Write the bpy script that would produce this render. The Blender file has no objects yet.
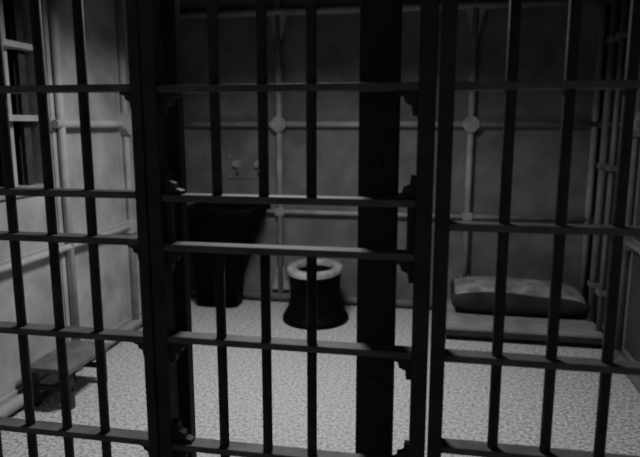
import bpy, bmesh, math, random
from mathutils import Vector, Matrix
random.seed(4)
scene = bpy.context.scene
D = 3.7          # cell depth
XL, XR = -2.29, 1.32
H = 2.72

# ---------------------------------------------------------------- materials
def mat(name, c1, c2=None, scale=6.0, rough=0.6, metal=0.0, bump=0.0, bscale=60, detail=6, spec=0.5, lo=0.35, hi=0.65, dist=0.01):
    m = bpy.data.materials.new(name); m.use_nodes = True
    nt = m.node_tree; b = nt.nodes["Principled BSDF"]
    b.inputs["Roughness"].default_value = rough
    b.inputs["Metallic"].default_value = metal
    b.inputs["Specular IOR Level"].default_value = spec
    if c2 is None: c2 = c1
    tc = nt.nodes.new("ShaderNodeTexCoord")
    n = nt.nodes.new("ShaderNodeTexNoise"); n.inputs["Scale"].default_value = scale; n.inputs["Detail"].default_value = detail
    r = nt.nodes.new("ShaderNodeValToRGB")
    r.color_ramp.elements[0].color = (c1, c1, c1, 1); r.color_ramp.elements[0].position = lo
    r.color_ramp.elements[1].color = (c2, c2, c2, 1); r.color_ramp.elements[1].position = hi
    nt.links.new(tc.outputs["Object"], n.inputs["Vector"])
    nt.links.new(n.outputs["Fac"], r.inputs["Fac"]); nt.links.new(r.outputs["Color"], b.inputs["Base Color"])
    if bump:
        n2 = nt.nodes.new("ShaderNodeTexNoise"); n2.inputs["Scale"].default_value = bscale; n2.inputs["Detail"].default_value = 4
        bp = nt.nodes.new("ShaderNodeBump"); bp.inputs["Strength"].default_value = bump; bp.inputs["Distance"].default_value = dist
        nt.links.new(tc.outputs["Object"], n2.inputs["Vector"]); nt.links.new(n2.outputs["Fac"], bp.inputs["Height"])
        nt.links.new(bp.outputs["Normal"], b.inputs["Normal"])
    return m
M_wall = mat("painted_steel_wall", 0.12, 0.19, 4.5, 0.75, bump=0.3, bscale=30, detail=12)
M_wallR = mat("painted_steel_wall_shaded", 0.04, 0.07, 3.5, 0.75, bump=0.2, bscale=30, detail=10)  # wall paint with the right wall's shade put into the colour
M_wallL = mat("painted_steel_wall_lit", 0.30, 0.46, 4.5, 0.75, bump=0.3, bscale=30, detail=12)  # wall paint with light on the left wall put into the colour
M_trim = mat("painted_steel_trim", 0.24, 0.36, 6, 0.7, bump=0.1)
M_floor = mat("speckled_concrete", 0.24, 0.70, 52, 0.88, bump=0.2, bscale=90, detail=8, lo=0.36, hi=0.64, dist=0.004)
M_ceil = mat("ceiling_paint", 0.12, 0.16, 3, 0.8)
M_bar = mat("bar_steel", 0.05, 0.075, 14, 0.6, bump=0.1, bscale=70, spec=0.22)
M_flat = mat("flat_bar_steel", 0.11, 0.17, 14, 0.6, bump=0.1, bscale=70, spec=0.3)
M_dark = mat("dark_steel", 0.045, 0.06, 10, 0.6, spec=0.2)
M_black = mat("dark_enamel_shaded", 0.003, 0.006, 8, 0.6, spec=0.1)  # near black: shade on sink and toilet bodies is in the colour
M_seat = mat("lit_porcelain", 0.22, 0.46, 12, 0.45)  # paler than the bowl: light hitting the rim is painted in
M_chrome = mat("chrome", 0.5, 0.6, 8, 0.3, metal=1.0)
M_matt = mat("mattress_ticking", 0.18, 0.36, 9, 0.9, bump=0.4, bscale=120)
M_mattshade = mat("mattress_side_shaded", 0.025, 0.045, 9, 0.9, bump=0.4, bscale=120)  # mattress cloth darkened on its sides, shade painted in

# ---------------------------------------------------------------- mesh helper
class MB:
    def __init__(s): s.bm = bmesh.new(); s.mats = []
    def mi(s, m):
        if m not in s.mats: s.mats.append(m)
        return s.mats.index(m)
    def box(s, x0, x1, y0, y1, z0, z1, m, bev=0.0, mtx=None):
        v = [s.bm.verts.new((x, y, z)) for x in (x0, x1) for y in (y0, y1) for z in (z0, z1)]
        F = [(0,1,3,2),(4,6,7,5),(0,4,5,1),(2,3,7,6),(0,2,6,4),(1,5,7,3)]
        fs = [s.bm.faces.new([v[i] for i in f]) for f in F]
        k = s.mi(m)
        for f in fs: f.material_index = k
        if mtx:
            for a in v: a.co = mtx @ a.co
        if bev:
            es = list({e for f in fs for e in f.edges})
            r = bmesh.ops.bevel(s.bm, geom=es, offset=bev, segments=2, profile=0.5, affect='EDGES')
            for f in r['faces']: f.material_index = k
    def prism(s, pts, axis, a0, a1, m):
        def P(p, a):
            return {'x': (a, p[0], p[1]), 'y': (p[0], a, p[1]), 'z': (p[0], p[1], a)}[axis]
        A = [s.bm.verts.new(P(p, a0)) for p in pts]; B = [s.bm.verts.new(P(p, a1)) for p in pts]
        k = s.mi(m); n = len(pts)
        fs = [s.bm.faces.new(A), s.bm.faces.new(B[::-1])]
        for i in range(n): fs.append(s.bm.faces.new((A[i], B[i], B[(i+1) % n], A[(i+1) % n])))
        for f in fs: f.material_index = k
    def cyl(s, p0, p1, r, m, r2=None, seg=20, smooth=True):
        p0 = Vector(p0); p1 = Vector(p1); d = (p1-p0)
        q = d.to_track_quat('Z', 'Y').to_matrix()
        r2 = r if r2 is None else r2
        A = []; B = []
        for i in range(seg):
            a = 2*math.pi*i/seg; c = Vector((math.cos(a), math.sin(a), 0))
            A.append(s.bm.verts.new(p0 + q @ (c*r))); B.append(s.bm.verts.new(p1 + q @ (c*r2)))
        k = s.mi(m)
        f = s.bm.faces.new(A[::-1]); f.material_index = k
        f = s.bm.faces.new(B); f.material_index = k
        for i in range(seg):
            f = s.bm.faces.new((A[i], A[(i+1) % seg], B[(i+1) % seg], B[i])); f.material_index = k; f.smooth = smooth
    def loft(s, rings, m, cap0=True, cap1=True, smooth=True):
        R = [[s.bm.verts.new(p) for p in r] for r in rings]; n = len(R[0]); k = s.mi(m)
        for a, b in zip(R, R[1:]):
            for i in range(n):
                f = s.bm.faces.new((a[i], a[(i+1) % n], b[(i+1) % n], b[i])); f.material_index = k; f.smooth = smooth
        if cap0: f = s.bm.faces.new(R[0][::-1]); f.material_index = k
        if cap1: f = s.bm.faces.new(R[-1]); f.material_index = k
    def done(s, name, parent=None):
        bmesh.ops.recalc_face_normals(s.bm, faces=s.bm.faces[:])
        me = bpy.data.meshes.new(name); s.bm.to_mesh(me); s.bm.free()
        for m in s.mats: me.materials.append(m)
        o = bpy.data.objects.new(name, me); scene.collection.objects.link(o)
        if parent: o.parent = parent
        return o
def ring(cx, cy, z, rx, ry, n=40, p=2.0):
    out = []
    for i in range(n):
        a = 2*math.pi*i/n; c, d = math.cos(a), math.sin(a)
        out.append((cx + rx*math.copysign(abs(c)**(2/p), c), cy + ry*math.copysign(abs(d)**(2/p), d), z))
    return out

# ---------------------------------------------------------------- shell
b = MB(); b.box(-3.6, 2.9, -3.4, D+0.15, -0.12, 0, M_floor); b.done("floor")
b = MB(); b.box(-3.6, 2.9, -3.4, D+0.15, H, H+0.12, M_ceil); b.done("ceiling")
b = MB(); b.box(XL-0.15, XR+0.15, D, D+0.15, 0, H, M_wall); b.done("wall_back")
W0, W1, WZ0, WZ1 = 0.95, 1.80, 1.2, 2.45
b = MB()
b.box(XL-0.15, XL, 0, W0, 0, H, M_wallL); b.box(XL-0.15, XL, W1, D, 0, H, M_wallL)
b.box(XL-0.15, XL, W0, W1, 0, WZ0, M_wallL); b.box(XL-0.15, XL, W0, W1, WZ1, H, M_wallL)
b.done("wall_left")
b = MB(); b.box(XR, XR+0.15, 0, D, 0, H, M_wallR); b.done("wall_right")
# window
b = MB()
b.box(XL-0.14, XL-0.12, W0, W1, WZ0, WZ1, M_dark)
for y in (W0, W1-0.05): b.box(XL-0.12, XL+0.02, y, y+0.05, WZ0, WZ1, M_trim, 0.004)
for z in (WZ0, WZ1-0.05): b.box(XL-0.12, XL+0.02, W0, W1, z, z+0.05, M_trim, 0.004)
for z in (1.62, 2.02): b.box(XL-0.07, XL+0.02, W0+0.05, W1-0.05, z, z+0.035, M_wallL, 0.004)
for i in range(5):
    y = W0+0.13+i*0.15; b.box(XL-0.065, XL-0.035, y-.03, y+.03, WZ0+0.05, WZ1-0.05, M_wallL if i in (1, 3) else M_bar, .003)
b.done("window_1")

ti = [0]
def trim(b):
    ti[0] += 1; b.done("trim_%d" % ti[0])
VB = (-1.32, 0.31)
b = MB()
for x in VB + (XL+0.05, XR-0.05):
    b.box(x-0.045, x+0.045, D-0.014, D, 0, H, M_wall, 0.002)
    b.cyl((x, D-0.036, 0.0), (x, D-0.036, H), 0.028, M_trim)
for x in VB:
    for (zc, sgn) in ((2.54, -1), (0.12, 1)):
        b.prism([(x-0.03, zc+sgn*0.22), (x+0.03, zc+sgn*0.22), (x+0.08, zc), (x-0.08, zc)], 'y', D-0.05, D, M_trim)
trim(b)
b = MB()
for z, w in ((1.605, 0.026), (0.835, 0.02), (2.54, 0.03), (0.05, 0.035)):
    b.box(XL+0.01, XR-0.01, D-0.015, D, z-w*1.4, z+w*1.6, M_wall, 0.002)
    b.cyl((XL+0.01, D-0.04, z), (XR-0.01, D-0.04, z), w, M_trim if z > .5 else M_wall)
for x in VB:
    b.prism([(x+0.07*math.cos(math.pi/8+i*math.pi/4), 1.605+0.07*math.sin(math.pi/8+i*math.pi/4)) for i in range(8)], 'y', D-0.08, D, M_trim)
    b.box(x-0.04, x+0.04, D-0.07, D, 0.80, 0.87, M_trim, 0.006)
    for dx in (-.035, .035):
        for dz in (-.035, .035): b.cyl((x+dx, D-0.09, 1.605+dz), (x+dx, D-0.08, 1.605+dz), 0.010, M_trim, seg=8)
trim(b)
for xs, sg, MW in ((XL, 1, M_wallL), (XR, -1, M_wall)):
    b = MB()
    def bx(t0, t1, y0, y1, z0, z1, m, bev=0.004):
        a0, a1 = xs+sg*t0, xs+sg*t1
        b.box(min(a0, a1), max(a0, a1), y0, y1, z0, z1, m, bev)
    for y in (2.70, 1.9, 0.55):
        bx(0, 0.012, y-0.055, y+0.055, 0, H, MW, 0.002); b.cyl((xs+sg*.036, y, 0), (xs+sg*.036, y, H), .025, MW)
    for z, w in ((1.605, 0.026), (0.835, 0.02), (2.56, 0.03), (0.06, 0.035)):
        for (y0, y1) in (((1.83, D-0.06), (0.05, 0.92)) if z > 1.2 and z < 2.5 and sg > 0 else ((0.05, D-0.06),)):
            bx(0, 0.015, y0, y1, z-w*1.6, z+w*1.6, MW, 0.002); b.cyl((xs+sg*.04, y0, z), (xs+sg*.04, y1, z), w, MW)
    y = 2.70
    c = [(y+0.085*math.cos(math.pi/8+i*math.pi/4), 1.605+0.085*math.sin(math.pi/8+i*math.pi/4)) for i in range(8)]
    a0, a1 = sorted((xs, xs+sg*0.08)); b.prism(c, 'x', a0, a1, M_wallL)
    bx(0, 0.07, y-0.05, y+0.05, 0.785, 0.885, MW)
    trim(b)
b = MB()
for y, r in ((3.25, .03), (3.02, .02)):
    b.cyl((XR-.075, y, 0), (XR-.075, y, H), r, M_wall)
    for z in (.4, 1.3, 2.2): b.box(XR-.11, XR, y-.045, y+.045, z-.02, z+.02, M_wall, .004)
b.done("wall_pipes")

# ---------------------------------------------------------------- bars
def gusset(b, x, z, sx, sz, y0, y1, s=1.0):
    p = [(0, 0), (0.075, 0), (0.075, 0.012), (0.05, 0.02), (0.045, 0.04), (0.022, 0.05), (0.018, 0.085), (0, 0.085)]
    pts = [(x+sx*s*a, z+sz*s*c) for a, c in p]
    b.prism(pts, 'y', y0, y1, M_bar)
def panel(x0, x1, bars, flats, stiles, gaps=(), yc=0.0, top=H-0.02, bot=0.0, flat_d=0.05, fh=0.019, r=0.0135):
    b = MB()
    for x in bars:
        segs = [(bot, top)]
        for g0, g1 in gaps:
            segs = [t for a, c in segs for t in (((a, g0), (g1, c)) if a < g0 and c > g1 else ((a, c),))]
        for a, c in segs: b.cyl((x, yc, a), (x, yc, c), r, M_bar)
    for z in flats:
        b.box(x0, x1, yc-flat_d/2, yc+flat_d/2, z-fh/2, z+fh/2, M_flat, 0.003)
    for s0, s1, d0, d1 in stiles:
        b.box(s0, s1, d0, d1, bot, top, M_bar, 0.004)
    return b
flL = [2.35, 2.0, 1.695, 1.415, 1.287, 1.01, 0.70, 0.40, 0.08]
b = panel(XL+0.01, -0.745, [-0.922-0.123*i for i in range(11)], flL, [(-0.773, -0.742, -0.03, 0.03)])
for z in (1.695, 1.01, 0.70, 1.287):
    gusset(b, -0.773, z-0.01, -1, -1, -0.012, 0.012, 0.5)
b.done("fixed_bar_panel")
flR = [2.35, 2.0, 1.69, 1.354, 1.016, 0.765, 0.40, 0.08]
b = panel(0.02, XR-0.01, [0.178+0.13*i for i in range(9)], flR, [(0.012, 0.048, -0.035, 0.04)])
b.done("fixed_bar_panel")
flM = [2.35, 2.0, 1.691, 1.409, 1.275, 1.016, 0.695, 0.40, 0.08]
b = panel(-0.735, -0.005, [-0.553, -0.426, -0.300], flM, [(-0.738, -0.700, -0.03, 0.03), (-0.036, 0.006, -0.03, 0.03)], gaps=((1.275, 1.409),), bot=0.03)
for z in flM:
    for sz in (-1, 1):
        if (z, sz) in ((1.409, -1), (1.275, 1), (1.691, 1), (1.016, 1)): continue
        gusset(b, -0.700, z+sz*0.01, 1, sz, -0.012, 0.012, 0.7)
        gusset(b, -0.036, z+sz*0.01, -1, sz, -0.012, 0.012, 0.7)
for x0, x1 in ((-0.70, -0.680), (-0.056, -0.036)):
    b.box(x0, x1, -0.012, 0.012, 1.275, 1.409, M_bar, 0.003)
for z in flM:
    for x in (-0.719, -0.015): b.cyl((x, -0.034, z), (x, -0.028, z), 0.007, M_bar, seg=12)
b.done("barred_cell_door")
b = MB()
b.box(-0.190, -0.086, 0.075, 0.135, 0, H, M_dark, 0.006)
for z in (0.1, 0.9, 1.5, 2.3): b.cyl((-0.138, 0.066, z), (-0.138, 0.076, z), 0.012, M_dark, seg=12)
b.box(-0.20, -0.076, 0.06, 0.15, 0, 0.02, M_dark, 0.003)
b.done("steel_upright")
b = MB(); b.box(-0.722, -0.680, 0.06, 0.10, 0, H, M_dark, 0.004); b.box(-0.735, -0.665, 0.055, 0.11, 0, 0.02, M_dark, 0.003)
b.done("steel_upright")

# ---------------------------------------------------------------- sink
b = MB()
cx = -1.74
def rr(z, x0, x1, y0, y1, n=40, p=5):
    return ring((x0+x1)/2, (y0+y1)/2, z, (x1-x0)/2, (y1-y0)/2, n, p)
yb = D-0.06
rings = [rr(0.0, cx-.31, cx+.08, yb-0.26, yb), rr(0.25, cx-.31, cx+.10, yb-0.28, yb), rr(0.45, cx-.315, cx+.16, yb-.33, yb),
         rr(0.62, cx-.32, cx+.23, yb-.38, yb), rr(0.78, cx-.33, cx+.29, yb-.42, yb), rr(0.84, cx-.335, cx+.33, yb-.46, yb),
         rr(0.905, cx-.34, cx+.34, yb-.47, yb), rr(0.915, cx-.33, cx+.33, yb-.46, yb),
         rr(0.91, cx-.25, cx+.25, yb-.40, yb-.12, p=3), rr(0.80, cx-.22, cx+.22, yb-.37, yb-.14, p=3), rr(0.76, cx-.08, cx+.08, yb-.29, yb-.2, p=2)]
b.loft(rings, M_black)  # taper on the right is shadow below the basin, modelled as solid body
b.box(cx-.34, cx+.34, yb-.02, yb+0.0, 0.88, 0.97, M_black, 0.006)
b.cyl((cx, yb-.10, .91), (cx, yb-.10, 1.0), .014, M_black); b.cyl((cx, yb-.10, 0.99), (cx, yb-.22, .975), .013, M_black)
b.done("wall_sink")
b = MB()
b.box(cx-.07, cx+.31, D-0.008, D, 1.12, 1.34, M_wall, 0.003)
for x in (cx+0.02, cx+0.22):
    b.cyl((x, D-0.008, 1.25), (x, D-0.02, 1.25), 0.040, M_trim); b.cyl((x, D-0.02, 1.25), (x, D-0.05, 1.25), 0.022, M_chrome)
    b.cyl((x, D-0.008, 1.17), (x, D-0.02, 1.17), 0.014, M_dark)
for x in (cx-.05, cx+.29):
    for z in (1.14, 1.32): b.cyl((x, D-0.016, z), (x, D-0.006, z), 0.008, M_trim, seg=10)
b.done("sink_valve_plate")

# ---------------------------------------------------------------- toilet
b = MB()
tx, ty = -0.915, 3.22
R = [ring(tx, ty+.02, 0, .275, .29), ring(tx, ty+.02, .03, .275, .29), ring(tx, ty+.02, .05, .26, .27), ring(tx, ty+.02, .12, .225, .24),
     ring(tx, ty+.01, .22, .205, .22), ring(tx, ty, .32, .205, .24), ring(tx, ty-.01, .39, .215, .265), ring(tx, ty-.01, .415, .215, .27),
     ring(tx, ty-.01, .415, .15, .20), ring(tx, ty-.01, .34, .13, .17), ring(tx, ty, .26, .07, .09)]
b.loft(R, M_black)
S = [ring(tx, ty-.01, .417, .222, .298), ring(tx, ty-.01, .448, .228, .304), ring(tx, ty-.01, .465, .212, .286), ring(tx, ty-.01, .465, .165, .225),
     ring(tx, ty-.01, .455, .148, .205), ring(tx, ty-.01, .417, .148, .205)]
b.loft(S, M_seat, False, False)
b.cyl((tx, ty+.2, .30), (tx, D-0.01, .30), .05, M_black); b.cyl((tx, D-.03, .30), (tx, D-0.001, .30), .08, M_black)
for dx in (-.06, .06): b.box(tx+dx-.02, tx+dx+.02, ty+.255, ty+.305, .40, .46, M_black, .006)
b.done("toilet")

# ---------------------------------------------------------------- bunk + mattress
b = MB()
px0, px1, py0 = 0.12, XR-0.06, D-0.78
b.box(px0, px1, py0, D-0.06, 0.07, 0.11, M_trim, 0.006)
b.box(px0, px1, py0-0.008, py0+0.02, 0.04, 0.085, M_dark, 0.003)  # dark strip added as the shadow line along the front edge
for x in (px0+.05, (px0+px1)/2, px1-.05):
    for y in (py0+.06, D-.12): b.box(x-.025, x+.025, y-.025, y+.025, 0, .07, M_dark)
b.done("bunk_platform")
def cushion(name, x0, x1, y0, y1, z0, z1, m1, m2):
    bm = bmesh.new(); bmesh.ops.create_cube(bm, size=1)
    bmesh.ops.subdivide_edges(bm, edges=bm.edges[:], cuts=14, use_grid_fill=True)
    bm.normal_update()
    for f in bm.faces:
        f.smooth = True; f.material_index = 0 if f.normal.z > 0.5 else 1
    for v in bm.verts:
        c = v.co.copy()
        ex = 1-abs(2*c.x)**6*0.35; ey = 1-abs(2*c.y)**4*0.3
        sag = 0.12*math.sin(c.x*9)*math.cos(c.y*5) + random.uniform(-.02, .02)
        z = c.z*ex*ey
        if c.z > 0:
            z += sag*0.35*(1-abs(2*c.x)**4)
            z -= 0.12*max(0, -c.y+.1)*1.2
            z -= 0.22*max(0, c.x)
        else: z = max(z, -.5)
        v.co = Vector(((x0+x1)/2 + c.x*(x1-x0)*(1-abs(2*c.z)**3*0.03), (y0+y1)/2 + c.y*(y1-y0)*(1-abs(2*c.z)**3*0.10), z0 + (z+.5)*(z1-z0)))
    me = bpy.data.meshes.new(name); bm.to_mesh(me); bm.free(); me.materials.append(m1); me.materials.append(m2)
    o = bpy.data.objects.new(name, me); scene.collection.objects.link(o)
    s = o.modifiers.new("s", 'SUBSURF'); s.levels = 1; s.render_levels = 1
    return o
cushion("rolled_mattress", 0.19, 1.22, D-0.5, D-0.065, 0.11, 0.36, M_matt, M_mattshade)

# ---------------------------------------------------------------- bench on left wall
b = MB()
b.box(XL+0.06, XL+0.34, 1.35, 1.80, 0.22, 0.25, M_flat, 0.005)
for y in (1.40, 1.75):
    b.box(XL+0.28, XL+0.32, y-.02, y+.02, 0, .22, M_dark, .003)
    b.box(XL+0.06, XL+0.10, y-.02, y+.02, 0, .22, M_dark, .003)
    b.box(XL+0.06, XL+0.32, y-.012, y+.012, .10, .13, M_dark, .003)
b.done("steel_bench")

# ---------------------------------------------------------------- lamp
b = MB()
lx, ly = -0.75, 1.6
b.box(lx-.3, lx+.3, ly-.12, ly+.12, H-.05, H, M_trim, .01)
b.done("ceiling_light_fixture")
def area(name, loc, sx, sy, e, rot=(0, 0, 0)):
    L = bpy.data.lights.new(name, 'AREA'); L.shape = 'RECTANGLE'; L.size = sx; L.size_y = sy; L.energy = e; L.color = (1, 1, 1)
    L.spread = math.radians(150)
    o = bpy.data.objects.new(name, L); o.location = loc; o.rotation_euler = rot; scene.collection.objects.link(o); return o
area("ceiling_lamp_light", (lx, ly, H-.06), .55, .2, 40)
w = bpy.data.worlds.new("World"); scene.world = w; w.use_nodes = True
w.node_tree.nodes["Background"].inputs[0].default_value = (.5, .5, .5, 1)
w.node_tree.nodes["Background"].inputs[1].default_value = 0.24

# ---------------------------------------------------------------- camera
cam = bpy.data.cameras.new("Camera"); cam.sensor_width = 36; cam.lens = 33.75; cam.clip_start = 0.05
cam.dof.use_dof = True; cam.dof.focus_distance = 2.3; cam.dof.aperture_fstop = 2.2
co = bpy.data.objects.new("Camera", cam); scene.collection.objects.link(co)
co.location = (0, -1.5, 1.6)
co.rotation_euler = (math.radians(90-9.8), 0, math.radians(10.5))
scene.camera = co
